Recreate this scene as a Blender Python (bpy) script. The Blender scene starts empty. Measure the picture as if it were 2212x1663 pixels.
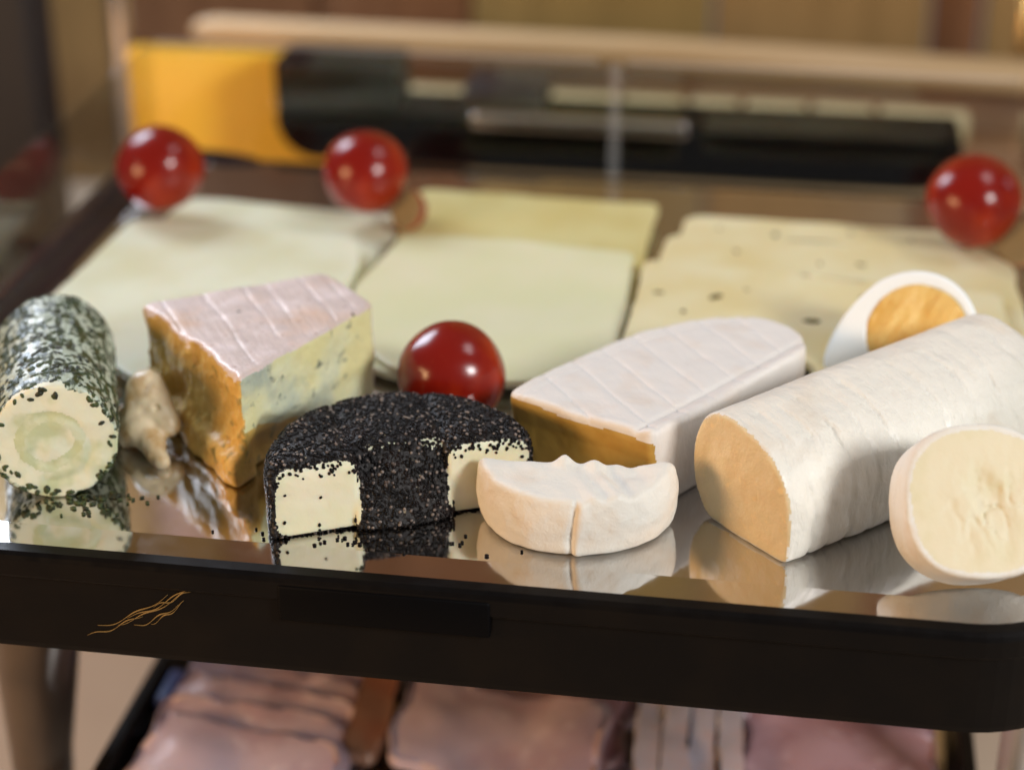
import bpy, bmesh, math, random
import numpy as np
from mathutils import Vector, Matrix

CM = 0.01
scene = bpy.context.scene
COL = scene.collection
random.seed(7)
rng = np.random.default_rng(11)
R = math.radians

# ------------------------------------------------------------------ camera, world, lights (lengths in cm, tray floor z = 0)
cd = bpy.data.cameras.new("camera")
cam = bpy.data.objects.new("camera", cd)
COL.objects.link(cam)
cam.location = (7.733 * CM, -48.825 * CM, 24.110 * CM)
cam.rotation_euler = (R(90 - 26), 0, R(9))
cd.sensor_width = 36.0
cd.lens = 36.0 * 4128 / 2212
cd.clip_start = 0.02
cd.clip_end = 40
cd.dof.use_dof = True
cd.dof.focus_distance = 0.468
cd.dof.aperture_fstop = 5.9
scene.camera = cam

w = bpy.data.worlds.new("World")
scene.world = w
w.use_nodes = True
bg = w.node_tree.nodes["Background"]
bg.inputs[0].default_value = (0.78, 0.76, 0.76, 1)
bg.inputs[1].default_value = 0.18

def area(name, loc, target, size, sizey, energy, color):
    ld = bpy.data.lights.new(name, 'AREA')
    ld.shape = 'RECTANGLE'; ld.size = size * CM; ld.size_y = sizey * CM
    ld.energy = energy; ld.color = color
    o = bpy.data.objects.new(name, ld); COL.objects.link(o)
    o.location = Vector(loc) * CM
    d = Vector(target) - Vector(loc)
    o.rotation_euler = d.to_track_quat('-Z', 'Y').to_euler()
    return o
area("ceiling_lamp", (52, 14, 95), (0, 0, 0), 40, 22, 1.9, (1.0, 0.94, 0.97))
area("side_window", (80, -62, 54), (2, -4, 0), 24, 24, 9.6, (0.98, 0.98, 0.97))
area("back_window", (-58, 48, 44), (0, 0, 0), 30, 40, 7.0, (0.76, 0.85, 1.0))
area("warm_lamp", (-68, -50, 15), (0, -6, 0), 34, 24, 4.8, (1.0, 0.60, 0.28))

scene.view_settings.view_transform = 'Standard'
scene.view_settings.look = 'None'
scene.view_settings.exposure = 0.0
scene.view_settings.gamma = 1.0
scene.cycles.use_denoising = True
scene.cycles.max_bounces = 10
scene.cycles.transparent_max_bounces = 16
scene.cycles.sample_clamp_indirect = 6

# ------------------------------------------------------------------ materials
def srgb(r, g, b):
    def f(c):
        c /= 255.0
        return c / 12.92 if c <= 0.04045 else ((c + 0.055) / 1.055) ** 2.4
    return (f(r), f(g), f(b), 1)

def mat(name, col, rough=0.5, sss=0.0, rad=(1.0, 0.5, 0.25), sscale=0.3, layers=(), bumps=(), spec=0.5, coat=0.0, coat_rough=0.1, metal=0.0, rlayer=None):
    """layers: (scale per cm, detail, lo, hi, colour, stretch) ; bumps: (scale per cm, strength, height cm, stretch, detail)"""
    m = bpy.data.materials.new(name); m.use_nodes = True
    nt = m.node_tree; N = nt.nodes; L = nt.links
    b = N["Principled BSDF"]
    tc = N.new("ShaderNodeTexCoord")
    def coords(stretch, rot=(0, 0, 0)):
        mp = N.new("ShaderNodeMapping")
        mp.vector_type = 'TEXTURE'
        mp.inputs["Rotation"].default_value = rot
        mp.inputs["Scale"].default_value = [0.01 / s for s in stretch]
        L.new(tc.outputs["Object"], mp.inputs[0]); return mp.outputs[0]
    cur = None
    def setc(sock):
        if cur is None: sock.default_value = col
        else: L.new(cur, sock)
    for ly in layers:
        sc, det, lo, hi, c2 = ly[:5]
        st = ly[5] if len(ly) > 5 else (1, 1, 1)
        rot = ly[6] if len(ly) > 6 else (0, 0, 0)
        n = N.new("ShaderNodeTexNoise"); n.inputs["Scale"].default_value = sc; n.inputs["Detail"].default_value = det
        L.new(coords(st, rot), n.inputs["Vector"])
        mr = N.new("ShaderNodeMapRange"); mr.inputs[1].default_value = lo; mr.inputs[2].default_value = hi
        L.new(n.outputs[0], mr.inputs[0])
        mx = N.new("ShaderNodeMix"); mx.data_type = 'RGBA'
        L.new(mr.outputs[0], mx.inputs[0]); setc(mx.inputs[6]); mx.inputs[7].default_value = c2
        cur = mx.outputs[2]
    setc(b.inputs["Base Color"])
    nrm = None
    for bp in bumps:
        sc, stg, h, st, det = (list(bp) + [(1, 1, 1), 3][len(bp) - 3:])[:5] if len(bp) < 5 else bp[:5]
        rot = bp[5] if len(bp) > 5 else (0, 0, 0)
        n = N.new("ShaderNodeTexNoise"); n.inputs["Scale"].default_value = sc; n.inputs["Detail"].default_value = det
        L.new(coords(st, rot), n.inputs["Vector"])
        bn = N.new("ShaderNodeBump"); bn.inputs["Strength"].default_value = stg; bn.inputs["Distance"].default_value = h * CM
        L.new(n.outputs[0], bn.inputs["Height"])
        if nrm: L.new(nrm, bn.inputs["Normal"])
        nrm = bn.outputs[0]
    if nrm: L.new(nrm, b.inputs["Normal"])
    b.inputs["Roughness"].default_value = rough
    if rlayer:
        n = N.new("ShaderNodeTexNoise"); n.inputs["Scale"].default_value = rlayer[0]; n.inputs["Detail"].default_value = 4
        L.new(coords((1, 1, 1)), n.inputs["Vector"])
        mr = N.new("ShaderNodeMapRange"); mr.inputs[1].default_value = .3; mr.inputs[2].default_value = .7
        mr.inputs[3].default_value = rlayer[1]; mr.inputs[4].default_value = rlayer[2]
        L.new(n.outputs[0], mr.inputs[0]); L.new(mr.outputs[0], b.inputs["Roughness"])
    b.inputs["Metallic"].default_value = metal
    b.inputs["Specular IOR Level"].default_value = spec
    if sss:
        b.inputs["Subsurface Weight"].default_value = sss
        b.inputs["Subsurface Radius"].default_value = rad
        b.inputs["Subsurface Scale"].default_value = sscale * CM
    if coat:
        b.inputs["Coat Weight"].default_value = coat; b.inputs["Coat Roughness"].default_value = coat_rough
    return m

def frosted_mat():
    m = bpy.data.materials.new("frosted_acrylic_edge"); m.use_nodes = True
    nt = m.node_tree; N = nt.nodes; L = nt.links
    b = N["Principled BSDF"]; b.inputs["Base Color"].default_value = (.75, .75, .74, 1); b.inputs["Roughness"].default_value = .25
    t = N.new("ShaderNodeBsdfTransparent"); mx = N.new("ShaderNodeMixShader"); mx.inputs[0].default_value = .10
    L.new(t.outputs[0], mx.inputs[1]); L.new(b.outputs[0], mx.inputs[2]); L.new(mx.outputs[0], N["Material Output"].inputs[0])
    return m
def acrylic_mat(name="clear_acrylic"):
    m = bpy.data.materials.new(name); m.use_nodes = True
    nt = m.node_tree; N = nt.nodes; L = nt.links
    N.remove(N["Principled BSDF"]); out = N["Material Output"]
    fr = N.new("ShaderNodeFresnel"); fr.inputs[0].default_value = 1.49
    ge = N.new("ShaderNodeNewGeometry"); io = N.new("ShaderNodeMapRange")
    io.inputs[3].default_value = 1.49; io.inputs[4].default_value = 1 / 1.49
    L.new(ge.outputs["Backfacing"], io.inputs[0]); L.new(io.outputs[0], fr.inputs[0])
    t = N.new("ShaderNodeBsdfTransparent"); t.inputs[0].default_value = (0.96, 0.965, 0.96, 1)
    g = N.new("ShaderNodeBsdfGlossy"); g.inputs["Roughness"].default_value = 0.03
    mx = N.new("ShaderNodeMixShader")
    L.new(fr.outputs[0], mx.inputs[0]); L.new(t.outputs[0], mx.inputs[1]); L.new(g.outputs[0], mx.inputs[2])
    L.new(mx.outputs[0], out.inputs[0])
    return m

MT = {}
MT['steel'] = mat("polished_steel", (0.62, 0.61, 0.60, 1), 0.06, metal=1.0, bumps=[(0.35, .05, .05), (6, .02, .01, (1, .08, 1))], rlayer=(1.5, .045, .11))
MT['black'] = mat("black_plastic", (0.0035, 0.003, 0.003, 1), 0.34, spec=.12, layers=[(.5, 3, .4, .7, (0.006, 0.0045, 0.0035, 1))], bumps=[(30, .04, .01)], rlayer=(3, .28, .42))
MT['gloss'] = mat("glossy_black_plastic", (0.008, 0.008, 0.013, 1), .16, bumps=[(.5, .15, .08)], spec=.6)
MT['blackm'] = mat("black_matt_plastic", (0.002, 0.002, 0.0025, 1), 0.5, spec=.06, bumps=[(30, .05, .01)])
MT['gold'] = mat("painted_gold_reflection", (0.22, 0.145, 0.05, 1), 0.5, metal=.4)  # golden tone of a reflection, put into the colour of the strokes
MT['acrylic'] = acrylic_mat()
MT['frost'] = frosted_mat()
MT['chrome'] = mat("chrome", (0.75, 0.75, 0.78, 1), 0.15, metal=1.0)
MT['satin'] = mat("satin_steel", (0.85, 0.87, 0.92, 1), .42, metal=.85)
MT['tomato'] = mat("tomato_skin", (0.20, 0.008, 0.0035, 1), 0.2, sss=.04, rad=(1, .2, .1), sscale=.25, layers=[(.55, 3, .45, .75, (0.40, 0.035, 0.005, 1)), (9, 2, .70, .80, (0.30, .05, .02, 1))], bumps=[(2.2, .08, .05)], spec=.4)
MT['tomato_flesh'] = mat("tomato_flesh", (0.27, 0.20, 0.10, 1), .3, sss=.3)
MT['blue_rind'] = mat("pink_washed_rind", srgb(214, 198, 192), .45, sss=.1, sscale=.15, layers=[(1.6, 4, .45, .7, srgb(236, 222, 220)), (.8, 4, .5, .75, srgb(206, 170, 140)), (5, 3, .66, .74, srgb(150, 110, 90)), (3, 3, .70, .76, srgb(60, 45, 38))], bumps=[(3, .5, .06, (.5, 2.2, 1), 5, (0, 0, R(-58))), (14, .35, .03)], coat=.35, coat_rough=.3)
MT['blue_paste'] = mat("blue_veined_paste", srgb(226, 218, 160), .55, sss=.25, sscale=.3, layers=[(.5, 3, .42, .62, srgb(222, 222, 184)), (.55, 5, .53, .70, srgb(168, 178, 164)), (2.6, 5, .60, .70, srgb(112, 120, 104))], bumps=[(2.2, .6, .12, (1, 1, 1), 6), (12, .4, .03)], coat=.25, coat_rough=.35)
MT['gold_paste'] = mat("golden_paste", srgb(214, 176, 92), .5, sss=.25, sscale=.3, layers=[(1.0, 4, .5, .7, srgb(200, 158, 70)), (2.4, 5, .60, .70, srgb(146, 128, 66))], bumps=[(2.4, .8, .14, (1, 1, 1), 6), (10, .4, .03)], coat=.25, coat_rough=.35)
MT['herb_base'] = mat("herb_rolled_surface", srgb(186, 198, 178), .4, layers=[(2.2, 5, .48, .55, srgb(48, 66, 30), (2.0, .8, 1.6), (0, 0, R(21))), (5, 3, .60, .66, srgb(22, 28, 14))], bumps=[(2.4, .9, .12, (2.0, .8, 1.6), 5, (0, 0, R(21))), (9, .5, .05)], coat=.45, coat_rough=.22)
MT['herb'] = mat("dried_herb", srgb(58, 74, 34), .6, layers=[(2, 2, .45, .6, srgb(30, 38, 18))], coat=.1, coat_rough=.3)
MT['herb_paste'] = mat("fresh_cheese_paste", srgb(228, 227, 200), .55, sss=.2, sscale=.3, layers=[(.8, 3, .48, .62, srgb(196, 202, 160))], bumps=[(1.4, .5, .10), (8, .3, .03)])
MT['swirl'] = mat("green_tinted_paste", srgb(198, 202, 158), .55, sss=.2, sscale=.3, layers=[(2.0, 4, .45, .62, srgb(216, 218, 184))], bumps=[(1.4, .5, .10), (8, .3, .03)])
MT['poppy_base'] = mat("seed_crust", srgb(22, 17, 16), .5, layers=[(7, 3, .68, .72, srgb(160, 146, 120))], bumps=[(12, .9, .08)])
MT['poppy'] = mat("poppy_seed", srgb(13, 11, 12), .24, layers=[(1.2, 2, .55, .7, srgb(34, 26, 25))], spec=.18)
MT['poppy_glint'] = mat("glint_poppy_seed", srgb(128, 116, 108), .35, layers=[(3, 2, .45, .6, srgb(84, 74, 70))])
MT['cream_paste'] = mat("cream_cheese_paste", srgb(232, 226, 192), .5, sss=.35, sscale=.3, layers=[(.7, 3, .45, .7, srgb(238, 230, 202))], bumps=[(2, .25, .05), (14, .2, .02)])
MT['white_rind'] = mat("bloomy_white_rind", srgb(226, 222, 212), .62, sss=.12, rad=(1, .8, .6), sscale=.2, layers=[(.8, 4, .50, .75, srgb(224, 210, 192))], bumps=[(1.4, .75, .13, (1, 1, 1), 7), (16, .4, .03)])
MT['log_rind'] = mat("wrinkled_white_rind", srgb(233, 228, 216), .5, sss=.12, rad=(1, .8, .6), sscale=.2, layers=[(.6, 3, .52, .75, srgb(226, 214, 196))], bumps=[(1.6, .9, .12, (1.9, .6, .7), 8, (0, 0, R(44))), (1.3, .8, .16, (1, 1, 1), 8), (20, .35, .025)], coat=.25, coat_rough=.3)
MT['log_paste'] = mat("ripe_log_paste", srgb(226, 206, 166), .55, sss=.3, sscale=.3, layers=[(.8, 4, .45, .7, srgb(220, 194, 148)), (4, 3, .6, .75, srgb(240, 214, 164))], bumps=[(3, .5, .06, (1, 1, 1), 5), (12, .3, .03)])
MT['disc_paste'] = mat("goat_log_paste", srgb(222, 210, 178), .6, sss=.08, sscale=.3, layers=[(1.2, 4, .5, .7, srgb(216, 204, 166))], bumps=[(2, .3, .05), (14, .25, .02)])
MT['tri_rind'] = mat("cross_marked_rind", srgb(226, 221, 215), .6, sss=.12, rad=(1, .8, .6), sscale=.2, layers=[(.9, 4, .5, .75, srgb(222, 210, 198))], bumps=[(3, .4, .05, (.5, 2, 1), 4, (0, 0, R(-56))), (16, .3, .02)], coat=.12, coat_rough=.4)
MT['tri_paste'] = mat("soft_yellow_paste", srgb(196, 158, 78), .5, sss=.3, sscale=.3, layers=[(1, 3, .45, .7, srgb(180, 138, 58))], bumps=[(2, .4, .06)])
MT['piece'] = mat("crumpled_rind", srgb(226, 208, 172), .45, sss=.3, sscale=.3, layers=[(1.2, 3, .45, .65, srgb(196, 160, 104)), (3, 3, .6, .72, srgb(228, 212, 184))], bumps=[(2, .5, .08)], coat=.3, coat_rough=.3)
MT['egg_white'] = mat("boiled_egg_white", srgb(238, 243, 244), .3, sss=.2, rad=(1, .9, .8), sscale=.4, bumps=[(2, .1, .03)])
MT['yolk'] = mat("boiled_egg_yolk", srgb(224, 188, 112), .55, sss=.25, sscale=.3, layers=[(1.6, 4, .45, .7, srgb(214, 168, 84))], bumps=[(2.0, .9, .14, (.5, 2, .8), 4, (0, R(-25), R(10))), (12, .3, .03)])
def slice_mat(name, a, b2, c=None):
    ls = [(.32, 3, .42, .68, b2)]
    if c: ls.append((.9, 2, .70, .76, c))
    return mat(name, a, .34, sss=.25, sscale=.3, layers=ls, bumps=[(.6, .12, .08), (9, .12, .015)])
MT['slice_pale'] = slice_mat("pale_slice", srgb(228, 230, 204), srgb(216, 214, 176))
MT['slice_green'] = slice_mat("greenish_slice", srgb(222, 221, 180), srgb(228, 224, 190))
MT['slice_yellow'] = slice_mat("yellow_slice", srgb(214, 204, 146), srgb(204, 188, 122))
MT['slice_caraway'] = slice_mat("caraway_slice", srgb(231, 221, 180), srgb(223, 206, 152))
MT['seed'] = mat("caraway_seed", srgb(96, 82, 40), .5)
MT['wood_rail'] = mat("pale_wood", srgb(196, 168, 128), .5, layers=[(.25, 4, .4, .7, srgb(178, 146, 102), (.2, 2, 2))])
MT['wood_wall'] = [mat("brown_board_%s" % n, srgb(*c), .5, layers=[(.25, 4, .4, .7, srgb(*c2), (3, 1, .25))], bumps=[(2, .2, .05, (3, 1, .2), 4)]) for n, c, c2 in (("olive", (158, 132, 78), (144, 120, 70)), ("tan", (164, 132, 84), (150, 120, 74)), ("red", (142, 100, 68), (126, 86, 56)))]
MT['wood_dark'] = mat("dark_brown_wood", srgb(138, 100, 64), .55, layers=[(.3, 4, .4, .7, srgb(92, 62, 38), (.3, 2, 2))])
MT['cream_block'] = mat("cream_ceramic", srgb(206, 190, 146), .35, layers=[(.6, 2, .4, .7, srgb(190, 176, 136))])
MT['yellow'] = mat("yellow_plastic", srgb(255, 206, 64), .45, layers=[(.15, 2, .4, .7, srgb(253, 196, 52))], sss=.2)
MT['post'] = mat("charcoal_post", srgb(38, 36, 38), .5)
MT['cloth'] = mat("beige_tablecloth", srgb(196, 176, 154), .8, layers=[(.1, 3, .4, .7, srgb(184, 162, 140))], bumps=[(20, .2, .02)])
MT['ham'] = mat("pink_ham", srgb(200, 178, 188), .38, sss=.25, sscale=.3, layers=[(.5, 4, .45, .62, srgb(184, 156, 166)), (1.6, 3, .62, .74, srgb(212, 194, 202))], bumps=[(1, .3, .1)], coat=.4, coat_rough=.25)
MT['ham_red'] = mat("red_ham", srgb(170, 134, 138), .38, sss=.25, sscale=.3, layers=[(.5, 4, .45, .62, srgb(156, 116, 120)), (1.6, 3, .62, .74, srgb(184, 152, 156))], bumps=[(1, .3, .1)], coat=.4, coat_rough=.25)
MT['ham_rind'] = mat("browned_ham_rind", srgb(146, 104, 80), .4, layers=[(.8, 3, .45, .65, srgb(140, 90, 66))], coat=.4)
MT['ham_fat'] = mat("white_ham_fat", srgb(188, 180, 190), .35, sss=.3, layers=[(.8, 3, .5, .7, srgb(196, 170, 170))], coat=.4)
MT['leg'] = mat("smoked_leg", srgb(84, 72, 62), .3, layers=[(.3, 3, .4, .7, srgb(60, 52, 48))])
MT['brass'] = mat("brass", (0.80, 0.52, 0.20, 1), .25, metal=1)
MT['blue'] = mat("blue_plastic", srgb(58, 74, 124), .5)

# ------------------------------------------------------------------ helpers
def empty(name, loc, label, cat, group=None, kind=None):
    o = bpy.data.objects.new(name, None); COL.objects.link(o)
    o.location = Vector(loc) * CM; o.empty_display_size = .01
    o['label'] = label; o['category'] = cat
    if group: o['group'] = group
    if kind: o['kind'] = kind
    return o

def link_mesh(name, verts, faces, material, parent=None, origin=(0, 0, 0), smooth=True):
    """verts in world cm; the mesh origin sits at `origin` (world cm), or at its parent."""
    org = np.array(parent.location) / CM if parent else np.array(origin, float)
    if parent and parent.parent: org = org + np.array(parent.parent.location) / CM
    v = (np.asarray(verts, float) - org) * CM
    me = bpy.data.meshes.new(name)
    if isinstance(faces, np.ndarray) and faces.ndim == 2:
        k = faces.shape[1]
        me.vertices.add(len(v)); me.vertices.foreach_set("co", v.ravel())
        me.loops.add(faces.size); me.loops.foreach_set("vertex_index", faces.ravel().astype(np.int32))
        me.polygons.add(len(faces)); me.polygons.foreach_set("loop_start", np.arange(len(faces), dtype=np.int32) * k)
        me.update(calc_edges=True)
    else:
        me.from_pydata([tuple(p) for p in v], [], [tuple(int(i) for i in f) for f in faces]); me.update()
    if smooth: me.polygons.foreach_set("use_smooth", [True] * len(me.polygons))
    me.materials.append(material)
    o = bpy.data.objects.new(name, me); COL.objects.link(o)
    if parent: o.parent = parent
    else: o.location = Vector(origin) * CM
    return o

def tag(o, label, cat, group=None, kind=None):
    o['label'] = label; o['category'] = cat
    if group: o['group'] = group
    if kind: o['kind'] = kind
    return o

# ---- lattice noise (vectorised)
_LAT = rng.random((32, 32, 32)).astype(np.float32)
def vnoise(x, y, z):
    xi = np.floor(x).astype(int); yi = np.floor(y).astype(int); zi = np.floor(z).astype(int)
    fx = x - xi; fy = y - yi; fz = z - zi
    fx = fx * fx * (3 - 2 * fx); fy = fy * fy * (3 - 2 * fy); fz = fz * fz * (3 - 2 * fz)
    def g(a, b, c): return _LAT[(xi + a) & 31, (yi + b) & 31, (zi + c) & 31]
    c00 = g(0, 0, 0) * (1 - fx) + g(1, 0, 0) * fx; c10 = g(0, 1, 0) * (1 - fx) + g(1, 1, 0) * fx
    c01 = g(0, 0, 1) * (1 - fx) + g(1, 0, 1) * fx; c11 = g(0, 1, 1) * (1 - fx) + g(1, 1, 1) * fx
    return (c00 * (1 - fy) + c10 * fy) * (1 - fz) + (c01 * (1 - fy) + c11 * fy) * fz - .5
def fbm(x, y, z, s, o=3, off=0.0):
    r = 0; a = 1.0
    for i in range(o):
        r = r + a * vnoise(x * s + off + 7.3 * i, y * s + off * .7 + 3.1 * i, z * s + off * 1.3 + 5.7 * i); a *= .5; s *= 2.03
    return r
def smax(a, b, k):
    h = np.maximum(k - np.abs(a - b), 0) / k
    return np.maximum(a, b) + h * h * k * .25
def smin(a, b, k): return -smax(-a, -b, k)

# ---- signed-distance solid -> quad mesh (surface nets)
def nets(f, lo, hi, h):
    lo = np.array(lo, float); hi = np.array(hi, float)
    n = np.ceil((hi - lo) / h).astype(int) + 1
    ax = [lo[i] + h * np.arange(n[i]) for i in range(3)]
    X, Y, Z = np.meshgrid(*ax, indexing='ij')
    S = f(X, Y, Z).astype(np.float32)
    ins = S < 0
    c = [ins[i:n[0] - 1 + i, j:n[1] - 1 + j, k:n[2] - 1 + k] for i in (0, 1) for j in (0, 1) for k in (0, 1)]
    sm = sum(a.astype(np.int8) for a in c)
    act = np.argwhere((sm > 0) & (sm < 8))
    ids = -np.ones(n - 1, int); ids[tuple(act.T)] = np.arange(len(act))
    P = np.zeros((len(act), 3)); cnt = np.zeros(len(act))
    for a in range(3):
        o1, o2 = [q for q in range(3) if q != a]
        for i in (0, 1):
            for j in (0, 1):
                p = act.copy(); p[:, o1] += i; p[:, o2] += j
                q = p.copy(); q[:, a] += 1
                s0 = S[tuple(p.T)]; s1 = S[tuple(q.T)]
                m = (s0 < 0) != (s1 < 0)
                t = np.where(m, s0 / np.where(m, s0 - s1, 1), 0)
                pt = p.astype(float); pt[:, a] += t
                P[m] += pt[m]; cnt[m] += 1
    V = lo + h * P / cnt[:, None]
    Q = []
    for a in range(3):
        o1, o2 = (a + 1) % 3, (a + 2) % 3
        sl0 = [slice(None)] * 3; sl1 = [slice(None)] * 3
        sl0[a] = slice(0, n[a] - 1); sl1[a] = slice(1, n[a])
        A = ins[tuple(sl0)]; B = ins[tuple(sl1)]
        e = np.argwhere(A != B)
        e = e[(e[:, o1] > 0) & (e[:, o2] > 0) & (e[:, o1] < n[o1] - 1) & (e[:, o2] < n[o2] - 1)]
        fl = A[tuple(e.T)]
        def cid(d1, d2):
            k = e.copy(); k[:, o1] += d1; k[:, o2] += d2
            return ids[tuple(k.T)]
        q = np.stack([cid(-1, -1), cid(0, -1), cid(0, 0), cid(-1, 0)], 1)
        q[~fl] = q[~fl][:, ::-1]
        Q.append(q)
    return V, np.concatenate(Q)

def face_normals(V, Q):
    a = V[Q[:, 2]] - V[Q[:, 0]]; b = V[Q[:, 3]] - V[Q[:, 1]]
    nn = np.cross(a, b); l = np.linalg.norm(nn, axis=1, keepdims=True)
    return nn / np.maximum(l, 1e-9), l[:, 0] * .5

def sub(V, Q):
    u, inv = np.unique(Q, return_inverse=True)
    return V[u], inv.reshape(Q.shape)

def split_parts(root, V, Q, cls, parts):
    """cls: part index per face; parts: [(name, material)]"""
    out = []
    for i, (nm, m) in enumerate(parts):
        q = Q[cls == i]
        if len(q) == 0: out.append(None); continue
        v, q2 = sub(V, q)
        out.append(link_mesh(nm, v, q2, m, root))
    return out

def halfplanes(poly):
    """counter-clockwise convex polygon -> list of (nx, ny, d) outward"""
    r = []
    for i in range(len(poly)):
        a = np.array(poly[i], float); b = np.array(poly[(i + 1) % len(poly)], float)
        d = (b - a) / np.linalg.norm(b - a); n = np.array((d[1], -d[0])); r.append((n[0], n[1], n @ a))
    return r
def prism(x, y, poly, k=.15):
    f = None
    for nx, ny, d in halfplanes(poly):
        g = nx * x + ny * y - d
        f = g if f is None else smax(f, g, k)
    return f

# ---- scatter of small solids on faces, joined in one mesh (too small to pick apart)
ICO_V = None
def ico():
    global ICO_V
    if ICO_V is None:
        bm = bmesh.new(); bmesh.ops.create_icosphere(bm, subdivisions=1, radius=1)
        ICO_V = (np.array([v.co[:] for v in bm.verts]), np.array([[v.index for v in f.verts] for f in bm.faces])); bm.free()
    return ICO_V
def scatter(pts, nrm, size, flat=.6, stretch=1.3, lift=.25):
    v0, f0 = ico(); Vs = []; Fs = []; o = 0
    n = len(pts)
    for i in range(n):
        nn = nrm[i]; t = np.cross(nn, rng.normal(size=3)); t /= np.linalg.norm(t); b = np.cross(nn, t)
        s = size * rng.uniform(.7, 1.25)
        M = np.stack([t * s * stretch, b * s, nn * s * flat], 0)
        Vs.append(v0 @ M + pts[i] + nn * s * lift); Fs.append(f0 + o); o += len(v0)
    return np.concatenate(Vs), np.concatenate(Fs)
def sample(V, Q, mask, n):
    q = Q[mask]; nn, a = face_normals(V, q)
    i = rng.choice(len(q), n, p=a / a.sum())
    wgt = rng.dirichlet((1, 1, 1, 1), n)
    return (V[q[i]] * wgt[:, :, None]).sum(1), nn[i]

def rounded_rect(x0, y0, x1, y1, r, seg=10):
    pts = []
    for cx, cy, a0 in ((x1 - r, y0 + r, -90), (x1 - r, y1 - r, 0), (x0 + r, y1 - r, 90), (x0 + r, y0 + r, 180)):
        for i in range(seg + 1):
            a = R(a0 + 90 * i / seg); pts.append((cx + r * math.cos(a), cy + r * math.sin(a)))
    return pts

def sweep_rect(rect, r, profile, close=False, seg=10):
    """profile of (outward offset, z) swept round a rounded rectangle"""
    x0, y0, x1, y1 = rect; V = []; F = []; n = None
    for o, z in profile:
        p = rounded_rect(x0 - o, y0 - o, x1 + o, y1 + o, max(r + o, .05), seg); n = len(p)
        V += [(a, b, z) for a, b in p]
    for k in range(len(profile) - 1):
        for i in range(n):
            j = (i + 1) % n
            F.append((k * n + j, k * n + i, (k + 1) * n + i, (k + 1) * n + j))
    return V, F, n

def bevel_box(cx, cy, cz, sx, sy, sz, b=.1, seg=2, rotz=0, rot=None):
    bm = bmesh.new(); bmesh.ops.create_cube(bm, size=1)
    bmesh.ops.scale(bm, vec=(sx, sy, sz), verts=bm.verts)
    if b: bmesh.ops.bevel(bm, geom=bm.edges[:], offset=b, segments=seg, profile=.5, affect='EDGES')
    M = Matrix.Translation((cx, cy, cz)) @ (rot if rot else Matrix.Rotation(rotz, 4, 'Z'))
    bmesh.ops.transform(bm, matrix=M, verts=bm.verts)
    bm.verts.index_update()
    V = [v.co[:] for v in bm.verts]; F = [[v.index for v in f.verts] for f in bm.faces]; bm.free()
    return V, F

def tube(path, rad, seg=8):
    V = []; F = []; n = len(path)
    P = [Vector(p) for p in path]
    for i, p in enumerate(P):
        d = (P[min(i + 1, n - 1)] - P[max(i - 1, 0)]).normalized()
        a = d.cross(Vector((0, 0, 1))); a = a.normalized() if a.length > 1e-4 else Vector((1, 0, 0))
        b = d.cross(a); r = rad[i] if hasattr(rad, '__len__') else rad
        for k in range(seg):
            t = 2 * math.pi * k / seg; V.append(tuple(p + a * r * math.cos(t) + b * r * math.sin(t)))
    for i in range(n - 1):
        for k in range(seg):
            l = (k + 1) % seg; F.append((i * seg + k, i * seg + l, (i + 1) * seg + l, (i + 1) * seg + k))
    F.append(tuple(range(seg))[::-1]); F.append(tuple((n - 1) * seg + k for k in range(seg)))
    return V, F

def smooth_outline(poly, r, n=120, jit=0.0, off=0.0):
    """closed polygon with rounded corners, resampled to n points"""
    P = [np.array(p, float) for p in poly]; pts = []
    for i, p in enumerate(P):
        a = P[i - 1] - p; b = P[(i + 1) % len(P)] - p
        la = np.linalg.norm(a); lb = np.linalg.norm(b); rr = min(r, la * .45, lb * .45)
        s = p + a / la * rr; e = p + b / lb * rr
        for t in np.linspace(0, 1, 7): pts.append((1 - t) ** 2 * s + 2 * t * (1 - t) * p + t * t * e)
    pts = np.array(pts); q = np.vstack([pts, pts[:1]])
    L = np.r_[0, np.cumsum(np.linalg.norm(np.diff(q, axis=0), axis=1))]
    s = np.linspace(0, L[-1], n, endpoint=False)
    o = np.stack([np.interp(s, L, q[:, 0]), np.interp(s, L, q[:, 1])], 1)
    if jit:
        c = o.mean(0); z = np.zeros(n)
        o = o + jit * np.stack([fbm(o[:, 0], o[:, 1], z, .8, 3, off), fbm(o[:, 1], o[:, 0], z, .8, 3, off + 9)], 1)
    return o

def slab(outline, th, zf, rings=16, edge=.06):
    """thin slice with rounded edge that follows the height field zf(x, y) (underside)"""
    c = outline.mean(0); n = len(outline); V = []; F = []
    lev = [(s, th) for s in np.linspace(0.06, 1, rings)]
    prof = [(1.0, th, -edge), (1.0, th - edge * .3, -edge * .3), (1.0, th - edge, 0), (1.0, edge, 0), (1.0, edge * .3, -edge * .3), (1.0, 0, -edge)]
    prof = [(s, th, 0) for s in np.linspace(.06, .985, rings)] + prof + [(.5, 0, 0), (.06, 0, 0)]
    d = outline - c; l = np.linalg.norm(d, axis=1, keepdims=True)
    for s, h, o in prof:
        p = c + d * s + d / l * o
        z = zf(p[:, 0], p[:, 1]) + h
        V += [(p[i, 0], p[i, 1], z[i]) for i in range(n)]
    for k in range(len(prof) - 1):
        for i in range(n):
            j = (i + 1) % n; F.append((k * n + j, k * n + i, (k + 1) * n + i, (k + 1) * n + j))
    for k, rev in ((0, 1), (len(prof) - 1, 0)):
        V.append((c[0], c[1], float(zf(np.array([c[0]]), np.array([c[1]]))[0]) + prof[k][1])); ci = len(V) - 1
        for i in range(n):
            j = (i + 1) % n
            F.append((ci, k * n + i, k * n + j) if rev else (ci, k * n + j, k * n + i))
    return V, F

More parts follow.
